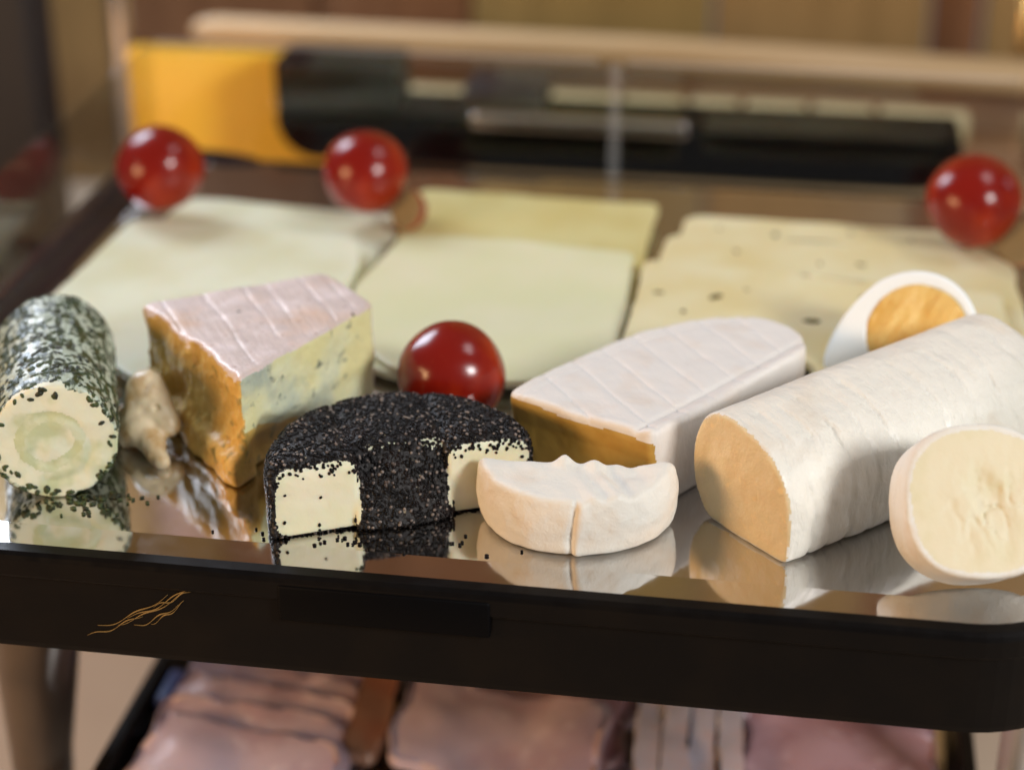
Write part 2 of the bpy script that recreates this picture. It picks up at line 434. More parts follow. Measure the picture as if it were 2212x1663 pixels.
# ------------------------------------------------------------------ setting: table and wooden wall
V, F = bevel_box(0, 10, -17.0, 190, 110, 2, .3)
t = link_mesh("table", V, F, MT['cloth'], origin=(0, 10, -16)); tag(t, "beige cloth covered buffet table under the trays", "table")

wall = empty("wall", (0, 57, -16), "brown wooden board wall behind the buffet", "wall", kind="structure")
x = -75.0; i = 0
while x < 75:
    wd = 2.8 if i == 8 else [9.2, 13.6, 11.9, 7.5, 12.4][i % 5]
    kind = 2 if i in (4, 5, 8) else (i % 2)
    V, F = bevel_box(x + wd / 2, 57 + .25 * (i % 3), 31, wd - .25, 2, 94, .12)
    link_mesh("board", V, F, MT['wood_wall'][kind], wall); x += wd; i += 1

# ------------------------------------------------------------------ display tray
RECT = (-17.0, -10.5, 15.3, 17.6); RAD = 3.0
tray = empty("display_tray", (-.85, 3.5, -2.6), "black rimmed display tray with mirror steel insert holding the cheeses", "tray")
prof = [(0.0, -.9), (0.0, -.10), (.05, -.07), (.36, -.10), (.46, -.17), (.5, -.28), (.5, -.72), (.46, -.78), (.36, -.80), (.34, -.86), (.36, -2.75), (.34, -2.9), (.2, -3.0), (-.5, -3.0)]
V, F, n = sweep_rect(RECT, RAD, prof, seg=14)
fr = link_mesh("frame", V, F, MT['black'], tray, smooth=False)
V, F = bevel_box(-1.38, -10.96, -.84, 5.2, .18, 1.0, .07)
link_mesh("grip", V, F, MT['blackm'], tray)
# steel insert: flat floor, fold, lip falling to the black rim
prof = [(-.80, 0.0), (-.785, -.002), (0.03, -.095)]
V, F, n = sweep_rect(RECT, RAD, prof, seg=14)
F.append(tuple(range(n)))
link_mesh("steel_insert", V, F, MT['steel'], tray, smooth=False)
path = [(-15.65, y_, -1, 0) for y_ in np.linspace(-8.6, 14.3, 24)]
path += [(-12.65 + 3 * math.cos(R(a)), 14.3 + 3 * math.sin(R(a)), math.cos(R(a)), math.sin(R(a))) for a in range(172, 87, -7)]
prof = [(0, -.05), (0, .05), (.05, .09), (.5, .17), (1.0, .34), (1.3, .46), (1.42, .44), (1.42, -.2)]
V = []; F = []; n = len(prof)
for k, (px_, py_, nx_, ny_) in enumerate(path):
    wd = min(1, (len(path) - 1 - k) / 8 + .05) * min(1, k / 2 + .3)
    for o, z in prof: V.append((px_ + nx_ * o * (.3 + .7 * wd), py_ + ny_ * o * (.3 + .7 * wd), z * wd if z > 0 else z))
for k in range(len(path) - 1):
    for i in range(n - 1): F.append((k * n + i, k * n + i + 1, (k + 1) * n + i + 1, (k + 1) * n + i))
link_mesh("side_flange", V, F, MT['gloss'], tray)
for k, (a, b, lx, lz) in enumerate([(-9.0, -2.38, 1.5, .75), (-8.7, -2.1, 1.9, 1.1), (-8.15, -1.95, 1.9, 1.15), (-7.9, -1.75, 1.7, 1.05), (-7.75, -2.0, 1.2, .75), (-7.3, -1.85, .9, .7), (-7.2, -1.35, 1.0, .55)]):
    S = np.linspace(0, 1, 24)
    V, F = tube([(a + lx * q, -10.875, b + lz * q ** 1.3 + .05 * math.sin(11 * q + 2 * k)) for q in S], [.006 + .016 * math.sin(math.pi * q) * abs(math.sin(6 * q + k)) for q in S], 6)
    link_mesh("reflection_stroke", V, F, MT['gold'], tray)  # thin gold strokes drawn as a reflection in the black front
# chrome and smoked legs
V, F = tube([(15.1, -2.6, -2.65), (15.1, -2.6, -6.5), (15.05, -2.6, -15.9)], [.62, .58, .55], 20)
link_mesh("leg", V, F, MT['satin'], tray)
V, F = tube([(-14.6, -2, -2.65), (-14.6, -2, -6.5), (-14.65, -2, -9.5), (-14.9, -2, -13.0), (-15, -2, -15.9)], [1.5, 1.45, 1.3, 1.0, .9], 20)
link_mesh("leg", V, F, MT['leg'], tray)

# clear cover panels standing on the rim
cover = empty("display_cover", (-.85, 17.85, -.16), "clear acrylic cover panels standing at back and sides of the tray", "cover")
def panel(name, cx, cy, sx, sy, z0, z1):
    V, F = bevel_box(cx, cy, (z0 + z1) / 2, sx, sy, z1 - z0, .03, 1)
    return link_mesh(name, V, F, MT['acrylic'], cover, smooth=False)
panel("side_panel", -16.45, 4.5, .24, 26.0, .1, 4.35)
panel("side_panel", 15.42, 4.5, .24, 26.0, -.15, 4.35)
panel("back_panel", -7.8, 17.8, 17.2, .24, -.15, 4.35)
panel("back_panel", 8.1, 17.8, 14.1, .24, -.15, 4.35)
V, F = bevel_box(.97, 17.8, 2.1, .40, .3, 4.5, .08)
link_mesh("seam_strip", V, F, MT['frost'], cover)
for cx, cy, sx, sy in ((-8.0, 17.8, 16.6, .3), (8.3, 17.8, 13.9, .3)):
    V, F = bevel_box(cx, cy, 4.42, sx, sy, .12, .04); link_mesh("panel_edge", V, F, MT['frost'], cover)

# ------------------------------------------------------------------ behind the tray
V, F = bevel_box(-16.1, 28.6, -7.3, 10.6, 1.2, 16.6, .3)
y = link_mesh("yellow_board", V, F, MT['yellow'], origin=(-16.1, 28.6, -16)); tag(y, "bright yellow board standing upright behind the tray at left", "board")
ris = empty("riser", (3.5, 25, -16), "pale wooden riser under the black case behind the tray", "riser")
V, F = bevel_box(4.2, 25.2, -9.1, 20, 4.4, 13.6, .2)
link_mesh("block", V, F, MT['wood_rail'], ris)
# black case with rounded lower corners
def front_box(x0, z0, x1, z1, r, y0, y1):
    """box whose lower front corners are rounded when seen from the front"""
    P = []
    for cx, a0 in ((x0 + r, 180), (x1 - r, 270)):
        for i in range(11):
            a = R(a0 + 9 * i); P.append((cx + r * math.cos(a), z0 + r + r * math.sin(a)))
    P += [(x1, z1 - .25), (x1 - .08, z1 - .08), (x1 - .25, z1), (x0 + .25, z1), (x0 + .08, z1 - .08), (x0, z1 - .25)]
    V = []; F = []; n = len(P); mx = (x0 + x1) / 2; mz = (z0 + z1) / 2
    for yy, ins in ((y0, .15), (y0 + .15, 0), (y1 - .15, 0), (y1, .15)):
        for a, b in P: V.append((a - ins * (1 if a > mx else -1), yy, b - ins * (1 if b > mz else -1)))
    for k in range(3):
        for i in range(n):
            j = (i + 1) % n; F.append((k * n + i, k * n + j, (k + 1) * n + j, (k + 1) * n + i))
    F.append(tuple(range(n))[::-1]); F.append(tuple(3 * n + i for i in range(n)))
    return V, F
case = empty("black_case", (0, 25.4, -2.35), "black case with rounded corners and steel handle behind the tray", "case")
V, F = front_box(-13.7, -2.2, 14.0, -.1, 1.7, 24.2, 27.6)
link_mesh("body", V, F, MT['blackm'], case, smooth=False)
V, F = bevel_box(-11.15, 25.75, .85, 5.1, 3.0, 2.1, .2)
link_mesh("raised_end", V, F, MT['black'], case)
V, F = bevel_box(-4.3, 26, .4, 3.3, 3.0, 1.2, .15)
link_mesh("clasp", V, F, MT['post'], case)
V, F = bevel_box(-.95, 22.9, .30, 8.6, .5, .62, .15)
link_mesh("handle", V, F, MT['chrome'], case)
for hx in (-4.6, 2.7):
    V, F = bevel_box(hx, 23.5, .0, .5, 1.2, .5, .08); link_mesh("bracket", V, F, MT['blackm'], case)

V, F = tube([(-21.6, 38, -.95), (-21.2, 38, -.93), (-20.4, 38, -.92), (0, 38, -1.05), (26, 38, -1.6)], [.25, .55, .72, .74, .8], 18)
rail = link_mesh("wooden_rail", V, F, MT['wood_rail'], origin=(0, 38, -1)); tag(rail, "pale rounded wooden rail running across behind the black case", "rail")
V, F = bevel_box(5, 40.2, -9, 54, 2.6, 13.8, .2)
bx = link_mesh("wooden_shelf", V, F, MT['wood_dark'], origin=(5, 40, -16)); tag(bx, "dark brown wooden shelf front under the pale rail", "shelf")
V, F = bevel_box(3.5, 36.2, -9.9, 30, 2.6, 12.1, .15)
bx = link_mesh("counter_block", V, F, MT['wood_dark'], origin=(3.5, 36, -16)); tag(bx, "low brown ledge carrying the row of cream blocks", "ledge")
labs = ["cream block standing alone left of the gap in the row", "first cream block right of the gap", "second cream block right of the gap",
        "third cream block right of the gap", "fourth cream block right of the gap", "fifth cream block right of the gap", "last cream block at right end of the row"]
spans = [(-10.95, -7.6), (-4.3, -.75), (-.55, 2.3), (2.5, 4.85), (5.1, 7.9), (8.15, 10.9), (11.15, 15.1)]
for (a, b), lb in zip(spans, labs):
    V, F = bevel_box((a + b) / 2, 35.7, -3.15, b - a, 1.2, 1.3, .25, 3)
    o = link_mesh("cream_block", V, F, MT['cream_block'], origin=((a + b) / 2, 35.7, -3.8)); tag(o, lb, "block", "cream blocks in a row behind the tray")

V, F = bevel_box(-46.5, 34, 3, 38, 3, 38, .4)
o = link_mesh("dark_panel", V, F, MT['post'], origin=(-46.5, 34, -16)); tag(o, "dark charcoal panel at upper left behind the tray", "panel")
V, F = bevel_box(-24.4, 36, -2, 1.0, 1.0, 28, .3)
o = link_mesh("grey_post", V, F, MT['chrome'], origin=(-24.4, 36, -16)); tag(o, "thin pale metal post beside the dark panel", "post")
V, F = tube([(18.7, 50, -16), (18.7, 50, 6)], .35, 14)
o = link_mesh("brass_rod", V, F, MT['brass'], origin=(18.7, 50, -16)); tag(o, "upright brass rod at upper right in front of the boards", "rod")

# ------------------------------------------------------------------ slices of cheese
def put_slice(poly, r, th, base, slope, y0, material, label, group, bend=.10, off=0.0, name="cheese_slice", seeds=()):
    ol = smooth_outline(poly, r, 130, .12, off)
    def zf(x, y): return base + slope * (y - y0) + bend * fbm(x, y, 0 * x, .16, 2, off)
    V, F = slab(ol, th, zf)
    c = ol.mean(0)
    root = link_mesh(name, V, F, material, origin=(c[0], c[1], base)); tag(root, label, "cheese slice", group)
    for (sx, sy, sr) in seeds:
        z = float(zf(np.array([sx]), np.array([sy]))[0]) + th
        V, F = scatter(np.array([[sx, sy, z]]), np.array([[0, 0, 1.0]]), sr * .75, .3, 1.8, 0)
        link_mesh("caraway_seed", V, F, MT['seed'], root)
    return root
G1, G2, G3 = "pale slices on the left", "slices in the middle", "caraway slices on the right"
put_slice([(-14.2, 3.5), (-6.1, 3.2), (-5.4, 11.9), (-13.6, 12.5)], .7, .26, .12, 0, 0, MT['slice_pale'], "rearmost whitish slice of the left pile, under the tomatoes", G1, off=2)
put_slice([(-14.9, 1.0), (-9.5, -3.2), (-5.95, -1.2), (-5.9, 5.6), (-6.4, 8.7), (-14.5, 9.3)], .8, .28, .42, .008, 0, MT['slice_pale'], "large pale slice in front of the left pile, behind the herb roll", G1, off=5)
put_slice([(-15.3, 1.6), (-9.8, -2.8), (-6.3, -1.0), (-6.2, 5.2), (-7, 8.2), (-14.3, 8.6)], .8, .24, .20, .004, 0, MT['slice_pale'], "pale slice lying under the large front slice of the left pile", G1, off=31)
put_slice([(-5.9, 4.0), (-5.2, .4), (-3.3, -.7), (.5, -.7), (2.4, .4), (2.75, 4.2), (2.8, 8.0), (-1.0, 8.6), (-5.3, 8.6)], .35, .24, .20, .006, 0, MT['slice_green'], "greenish slice lying under the front slice of the middle pile", G2, off=35)
put_slice([(-5.3, 5.5), (2.9, 5.5), (3.0, 13.8), (-5.5, 13.9)], .35, .26, .12, .03, 6, MT['slice_yellow'], "yellower rear slice of the middle pile", G2, off=8)
put_slice([(-5.7, 4.6), (-5.0, 1.0), (-3.2, -.8), (.4, -1.0), (2.75, .2), (2.9, 4.2), (2.6, 8.6), (-1.0, 9.2), (-5.1, 9.1)], .35, .28, .42, .01, 0, MT['slice_green'], "pale greenish front slice of the middle pile, behind the front tomato", G2, bend=.16, off=12)
put_slice([(3.4, 5), (14.4, 5), (13.2, 12.9), (4.0, 13.1)], .7, .26, .10, .02, 5, MT['slice_caraway'], "rearmost caraway slice of the right pile", G3, off=15, seeds=[(5.2, 12.0, .12), (7.1, 11.7, .16), (9.6, 12.2, .10), (11.6, 11.9, .13)])
put_slice([(3.2, 3.5), (14.9, 3.8), (14.7, 9.6), (13.8, 11.0), (3.6, 10.6)], .5, .26, .40, .015, 4, MT['slice_caraway'], "middle caraway slice of the right pile, under the right tomato", G3, off=18, seeds=[(5.9, 9.4, .10), (8.6, 8.8, .12), (9.9, 8.9, .15), (12.1, 8.4, .12), (13.7, 7.0, .1)])
put_slice([(3.0, .4), (8.4, .9), (8.9, -1.2), (14.3, -1.2), (14.1, 6.6), (3.1, 7.6)], .4, .28, .70, .012, 2, MT['slice_caraway'], "front caraway slice of the right pile, behind the egg", G3, off=22, seeds=[(3.75, 5.0, .13), (5.5, 4.9, .19), (6.4, 5.6, .10), (4.6, 3.7, .13), (8.4, 3.6, .19), (9.9, 5.6, .12), (11.9, 5.2, .12), (6.9, 2.6, .1)])

# ------------------------------------------------------------------ tomatoes
def tomato(c, r, label, sq=.96, off=0.0):
    bm = bmesh.new(); bmesh.ops.create_uvsphere(bm, u_segments=64, v_segments=40, radius=1)
    V = np.array([v.co[:] for v in bm.verts]); F = [[v.index for v in f.verts] for f in bm.faces]; bm.free()
    nz = fbm(V[:, 0], V[:, 1], V[:, 2], .9, 2, off)
    V = V * (1 + .09 * nz)[:, None]; V[:, 2] *= sq
    o = link_mesh("tomato", V * r + np.array(c), F, MT['tomato'], origin=(c[0], c[1], c[2] - r * sq)); tag(o, label, "tomato", "cherry tomatoes")
    return o
tomato((-1.27, -2.55, 1.46), 1.47, "shiny red cherry tomato in front, behind the seed crusted cheese", off=1)
tomato((-13.76, 10.23, 2.2), 1.50, "blurred cherry tomato at the back left corner on the pale slices", off=4)
tomato((-6.76, 11.0, 2.2), 1.45, "blurred cherry tomato between the left and middle slices", off=7)
tomato((13.4, 10.95, 2.4), 1.56, "blurred cherry tomato at the back right on the caraway slices", off=9)
def tpiece(c, r, label):
    root = empty("tomato_piece", c, label, "tomato piece", "cut tomato ends")
    nrm = np.array((-.55, -.75, .45)); nrm /= np.linalg.norm(nrm)
    c = np.array(c) + np.array((0, 0, r * .8))
    def f(x, y, z):
        X, Y, Z = x - c[0], y - c[1], z - c[2]
        return smax(np.sqrt(X * X + Y * Y + Z * Z) - r, nrm[0] * X + nrm[1] * Y + nrm[2] * Z, .08)
    V, Q = nets(f, c - 1.3 * r, c + 1.3 * r, .05)
    fn, _ = face_normals(V, Q)
    split_parts(root, V, Q, np.where(fn @ nrm > .85, 1, 0), [("skin", MT['tomato']), ("flesh", MT['tomato_flesh'])])
tpiece((-5.25, 10.3, .62), .72, "small cut tomato end beside the tomato between the slices")
tpiece((14.85, 9.9, .8), .8, "small cut tomato end beside the right tomato")

# ------------------------------------------------------------------ blue cheese wedge
root = empty("blue_cheese_wedge", (-6.2, -3, 0), "blue veined cheese wedge with pinkish rind, golden left face", "cheese")
POLY = [(-5.85, -7.05), (-3.55, -1.7), (-5.5, .35), (-10.0, -2.6)]
gd = np.array((.53, -.85)); gp = np.array((.85, .53))
def f_blue(x, y, z):
    warp = .10 * fbm(x, y, z, .5, 2, 3)
    g = halfplanes(POLY)
    left = g[3][0] * x + g[3][1] * y - g[3][2] + .30 * fbm(x, y, z, 1.3, 5, 1) - .34 / (1 + np.exp((z - .95 + .3 * fbm(x, y, z, .8, 2, 41)) * 14)) + .12 * np.clip(z - 2.3, 0, 1) + .30 * np.clip(fbm(x, y, z, 2.4, 2, 43) - .30, 0, 1)
    right = g[0][0] * x + g[0][1] * y - g[0][2] + .05 * fbm(x, y, z, 1.5, 3, 2) + .05
    nd = np.sqrt((x + 5.85) ** 2 + (y + 7.05) ** 2)
    right = right + .42 / (1 + np.exp((z - 1.5 + .30 * (nd - .5) + .35 * fbm(x, y, z, .9, 2, 45)) * 9)) / (1 + np.exp((.75 - nd) * 8)) - .06 * np.exp(-((z - 1.5) / .3) ** 2)
    s = smax(left, right, .22)
    for k in (1, 2): s = smax(s, g[k][0] * x + g[k][1] * y - g[k][2] + warp, .25)
    u = gp[0] * x + gp[1] * y + .15 * fbm(x, y, z, .7, 2, 8)
    groove = sum(np.exp(-((u - c) / .035) ** 2) for c in (-9.3, -8.1, -7.0, -6.35, -5.3, -4.6))
    top = z - (3.05 + .10 * fbm(x, y, z, .6, 3, 5) - .035 * groove * (fbm(x, y, z, .6, 1, 33) > -.15) - .015 * (y + 3))
    s = smax(s, top, .14)
    return smax(s, .04 + .1 * fbm(x, y, z, 1.2, 2, 9) - z, .1)
V, Q = nets(f_blue, (-10.8, -7.8, -.1), (-2.9, 1.0, 3.6), .05)
c = V[Q].mean(1); fn, _ = face_normals(V, Q)
rind = (c[:, 2] > 2.82 - .015 * (c[:, 1] + 3) + .25 * fbm(c[:, 0], c[:, 1], c[:, 2], 1.2, 3, 4)) & (fn[:, 2] > .25)
hp = halfplanes(POLY)
back = (np.maximum(hp[1][0] * c[:, 0] + hp[1][1] * c[:, 1] - hp[1][2], hp[2][0] * c[:, 0] + hp[2][1] * c[:, 1] - hp[2][2]) > -.12)
gold = (hp[3][0] * c[:, 0] + hp[3][1] * c[:, 1] - hp[3][2] > -.42 + .3 * fbm(c[:, 0], c[:, 1], c[:, 2], 1.4, 3, 12)) & (hp[3][0] * fn[:, 0] + hp[3][1] * fn[:, 1] > .45)
low = (c[:, 2] < 1.45 - .30 * (np.hypot(c[:, 0] + 5.85, c[:, 1] + 7.05) - .5) + .3 * fbm(c[:, 0], c[:, 1], c[:, 2], 1.2, 3, 14)) & (c[:, 1] < -3.5)
pts_ = split_parts(root, V, Q, np.where(rind | back, 0, np.where(gold | low, 2, 1)), [("rind", MT['blue_rind']), ("cut_face", MT['blue_paste']), ("cut_face", MT['gold_paste'])])
pts_[1]['label'] = "pale cut face with blue grey mould patch"; pts_[2]['label'] = "golden left cut face"

# crumpled piece of rind beside it
root = empty("cheese_scrap", (-8.9, -4.9, 0), "crumpled tan scrap of cheese rind left of the blue wedge", "cheese scrap")
def caps(x, y, z, a, b, ra, rb):
    a = np.array(a); b = np.array(b); d = b - a
    t = np.clip(((x - a[0]) * d[0] + (y - a[1]) * d[1] + (z - a[2]) * d[2]) / (d @ d), 0, 1)
    return np.sqrt((x - a[0] - t * d[0]) ** 2 + (y - a[1] - t * d[1]) ** 2 + (z - a[2] - t * d[2]) ** 2) - (ra + (rb - ra) * t)
def f_scrap(x, y, z):
    s = caps(x, y, z, (-9.35, -4.6, 1.35), (-9.3, -5.3, .55), .42, .34)
    s = smin(s, caps(x, y, z, (-9.3, -5.2, .6), (-8.42, -6.25, .16), .36, .14), .2)
    s = smin(s, caps(x, y, z, (-9.0, -4.9, 1.2), (-8.55, -5.2, .75), .34, .26), .16)
    s = smin(s, caps(x, y, z, (-9.75, -4.8, .5), (-9.6, -5.3, .3), .3, .24), .2)
    hole = np.sqrt((x + 8.75) ** 2 + (y + 5.32) ** 2 + (z - 1.22) ** 2) - .09
    return smax(s - .10 + .16 * fbm(x, y, z, 1.0, 3, 6) + .30 * np.clip(.10 - np.abs(fbm(x, y, z, .8, 2, 17)), 0, 1), -hole, .04)
V, Q = nets(f_scrap, (-10.5, -6.9, -.3), (-7.8, -3.8, 2.2), .045)
link_mesh("rind", V, Q, MT['piece'], root)

# ------------------------------------------------------------------ herb crusted fresh cheese roll
root = empty("herb_cheese_roll", (-10.9, -6, 0), "fresh cheese roll crusted in dark green herbs, cut end facing front", "cheese")
ax = np.array((-.36, .933)); pc = np.array((-10.40, -8.30)); RR = 1.60
def f_roll(x, y, z):
    t = ax[0] * (x - pc[0]) + ax[1] * (y - pc[1]); u = ax[1] * (x - pc[0]) - ax[0] * (y - pc[1])
    r = np.sqrt(u * u + (z - RR) ** 2) - RR + .10 * fbm(x, y, z, 1.1, 3, 2) + .03 * fbm(x, y, z, 5, 2, 7)
    ang = np.sqrt((u + .1) ** 2 + (z - 1.45) ** 2)
    swirl = .035 * np.exp(-((ang - .5 - .3 * fbm(x, y, z, .9, 2, 51)) / .16) ** 2) + .03 * np.exp(-((ang - .95 - .35 * fbm(x, y, z, .8, 2, 53)) / .12) ** 2) * (u > -.4) + .05 * fbm(x, y, z, 1.6, 4, 55)
    cap = -t + swirl + .04 * fbm(x, y, z, 1.8, 3, 4) - .05
    return smax(smax(r, cap, .08), t - 6.2, .6)
V, Q = nets(f_roll, (-15.2, -9.7, -.15), (-8.4, -1.2, 3.4), .05)
c = V[Q].mean(1); fn, _ = face_normals(V, Q)
d3 = np.array((-ax[0], -ax[1], 0))
tt = ax[0] * (c[:, 0] - pc[0]) + ax[1] * (c[:, 1] - pc[1])
rr = np.sqrt((ax[1] * (c[:, 0] - pc[0]) - ax[0] * (c[:, 1] - pc[1])) ** 2 + (c[:, 2] - RR) ** 2)
face = (tt < .22) & (rr < RR - .03 + .22 * fbm(c[:, 0], c[:, 1], c[:, 2], 2.4, 3, 3))
u_ = ax[1] * (c[:, 0] - pc[0]) - ax[0] * (c[:, 1] - pc[1])
an = np.hypot(u_ + .1, c[:, 2] - 1.6) + .45 * fbm(c[:, 0], c[:, 1], c[:, 2], .9, 3, 51)
sw = face & (np.abs(an - .62) < .15)
split_parts(root, V, Q, np.where(sw, 2, np.where(face, 0, 1)), [("cut_face", MT['herb_paste']), ("herb_crust", MT['herb_base']), ("herb_swirl", MT['swirl'])])
p, nn = sample(V, Q, ~face, 1300)
p2, n2 = sample(V, Q, face & (rr > 1.25), 50)
Vs, Fs = scatter(np.vstack([p, p2]), np.vstack([nn, n2]), .066, .22, 1.7, .05)
o = link_mesh("herb_flakes", Vs, Fs, MT['herb'], root); o['kind'] = "stuff"
pts = np.stack([rng.normal(-9.6, .6, 60), rng.normal(-8.5, .3, 60), np.full(60, .03)], 1)
Vs, Fs = scatter(pts, np.tile((0, 0, 1.0), (90, 1)), .06, .4, 1.5, 0)
o = link_mesh("herb_crumbs", Vs, Fs, MT['herb'], origin=(-9.7, -7.9, 0)); tag(o, "loose dark herb crumbs on the steel beside the roll", "crumbs", kind="stuff")

# ------------------------------------------------------------------ seed crusted half ring
root = empty("seed_crusted_cheese", (-1.46, -7, 0), "half ring of white cheese crusted in black poppy seeds, two white cut ends", "cheese")
rc = np.array((-1.46, -8.1)); ru = np.array((.908, .419)); rv = np.array((-.419, .908))
def ab(x, y): return ru[0] * (x - rc[0]) + ru[1] * (y - rc[1]), rv[0] * (x - rc[0]) + rv[1] * (y - rc[1])
def bulge(a, b, z): return -.42 + .30 * z + .42 * np.clip(z - 1.2, 0, 1) ** 2 + .10 * a * a - b
def f_ring(x, y, z):
    a, b = ab(x, y)
    out = np.sqrt(a * a + (b * .98) ** 2) - 3.36 + .05 * fbm(x, y, z, 1.0, 3, 1)
    ends = smax(-b - .02 + .03 * fbm(x, y, z, 2.5, 2, 8) - .03 * np.clip(-a, 0, 4), 1.14 - np.abs(a), .14)
    mid = smax(bulge(a, b, z) + .05 * fbm(x, y, z, 1.4, 2, 4), np.abs(a) - 1.25, .1)
    s = smax(out, smin(ends, mid, .06 + .35 * np.clip(z - 1.2, 0, .8)), .12)
    s = smax(s, z - 2.06 + .08 * fbm(x, y, z, 1.0, 3, 5), .5)
    return smax(s, .03 - z, .14)
V, Q = nets(f_ring, (-5.4, -10.6, -.1), (2.6, -4.2, 2.5), .045)
c = V[Q].mean(1); fn, _ = face_normals(V, Q); a_, b_ = ab(c[:, 0], c[:, 1])
fw3 = np.array((-rv[0], -rv[1], 0))
nzc = fbm(c[:, 0], c[:, 1], c[:, 2], 3, 3, 2)
fa = np.where(a_ < 0, -2.17, 2.20)
face = (fn @ fw3 > .5) & (b_ < .30) & ((np.abs((a_ - fa) / 1.07) ** 5 + np.abs((c[:, 2] - .97) / .93) ** 5) < 1 + .5 * nzc)
edge = (np.abs(b_ - .50) < .02 + .35 * nzc) & (c[:, 2] > 1.70) & (np.abs(a_) < 1.2)
pp = split_parts(root, V, Q, np.where(face & (a_ < 0), 0, np.where(face, 3, np.where(edge, 1, 2))), [("cut_face", MT['cream_paste']), ("rubbed_edge", MT['cream_paste']), ("seed_crust", MT['poppy_base']), ("cut_face", MT['cream_paste'])])
p, nn = sample(V, Q, ~face & ~edge, 7600)
p2, n2 = sample(V, Q, face & (c[:, 2] > 1.6), 80); p3, n3 = sample(V, Q, face, 8); p4, n4 = sample(V, Q, edge, 70)
Vs, Fs = scatter(np.vstack([p, p2, p3, p4]), np.vstack([nn, n2, n3, n4]), .042, .75, 1.25, .3)
o = link_mesh("poppy_seeds", Vs, Fs, MT['poppy'], root); o['kind'] = "stuff"
p, nn = sample(V, Q, ~face & ~edge, 1000)
Vs, Fs = scatter(p, nn, .038, .75, 1.2, .6)
o = link_mesh("glint_seeds", Vs, Fs, MT['poppy_glint'], root); o['kind'] = "stuff"  # pale seeds stand in for glints; the sparkle is put into their colour
pts = np.stack([rng.normal(-1.7, 1.5, 46), rng.normal(-9.2, .25, 46), np.full(46, .03)], 1)
pts = pts[(pts[:, 1] > -9.75) & (pts[:, 1] < -8.2)]
Vs, Fs = scatter(pts, np.tile((0, 0, 1.0), (len(pts), 1)), .045, .8, 1.2, 0)
o = link_mesh("loose_poppy_seeds", Vs, Fs, MT['poppy'], origin=(-1.5, -9.2, 0)); tag(o, "loose black poppy seeds fallen on the steel before the half ring", "seeds", kind="stuff")

# ------------------------------------------------------------------ half-moon of soft white cheese
root = empty("soft_cheese_half_moon", (2.8, -8, 0), "half moon of soft white rind cheese with a crease, front centre", "cheese")
def f_moon(x, y, z):
    X = x - 2.75; Y = y + 6.95
    ang = np.arctan2(Y, X)
    out = np.sqrt((X * .985) ** 2 + (Y * 1.05) ** 2) - 2.42 + .07 * fbm(x, y, z, .7, 3, 2) - .12 * np.sin(np.clip(z / 1.7, 0, 1) * 3.14) + (.09 * np.exp(-((X - .12 - .10 * z - .12 * fbm(x, y, z, 1.2, 3, 61)) / .07) ** 2) - .07 * np.exp(-((X - .28 - .10 * z) / .12) ** 2)) * (Y < 0) + .05 * fbm(x, y, z, 2.2, 3, 63)
    s = smax(out, Y + .35 - .10 * X + .08 * fbm(x, y, z, 1.2, 2, 6), .2)
    ridge = .22 * np.exp(-((X + .25) / .22) ** 2 - ((Y + .45) / .3) ** 2) + .14 * np.exp(-((X - .55) / .28) ** 2 - ((Y + .45) / .3) ** 2) + .12 * np.exp(-((X - 2.2) / .4) ** 2) + .08 * np.exp(-((X + 2.2) / .35) ** 2)
    top = z - (1.62 + ridge - .10 * np.exp(-((X - 1.3) / .5) ** 2 - ((Y + .7) / .4) ** 2) + .05 * np.sin(9 * X + 5 * Y) * np.exp(-((X - 1.0) / .7) ** 2) + .09 * fbm(x, y, z, 1.2, 3, 3))
    s = smax(s, top, .18)
    return smax(s, .02 - z + .03 * fbm(x, y, z, 2, 2, 4), .22)
V, Q = nets(f_moon, (-.3, -10.0, -.15), (5.9, -6.2, 2.3), .045)
c = V[Q].mean(1); cut = (c[:, 1] + 6.95 + .35 - .10 * (c[:, 0] - 2.75) > -.12) & (c[:, 2] < 1.5)
split_parts(root, V, Q, np.where(cut, 1, 0), [("rind", MT['white_rind']), ("paste", MT['log_paste'])])

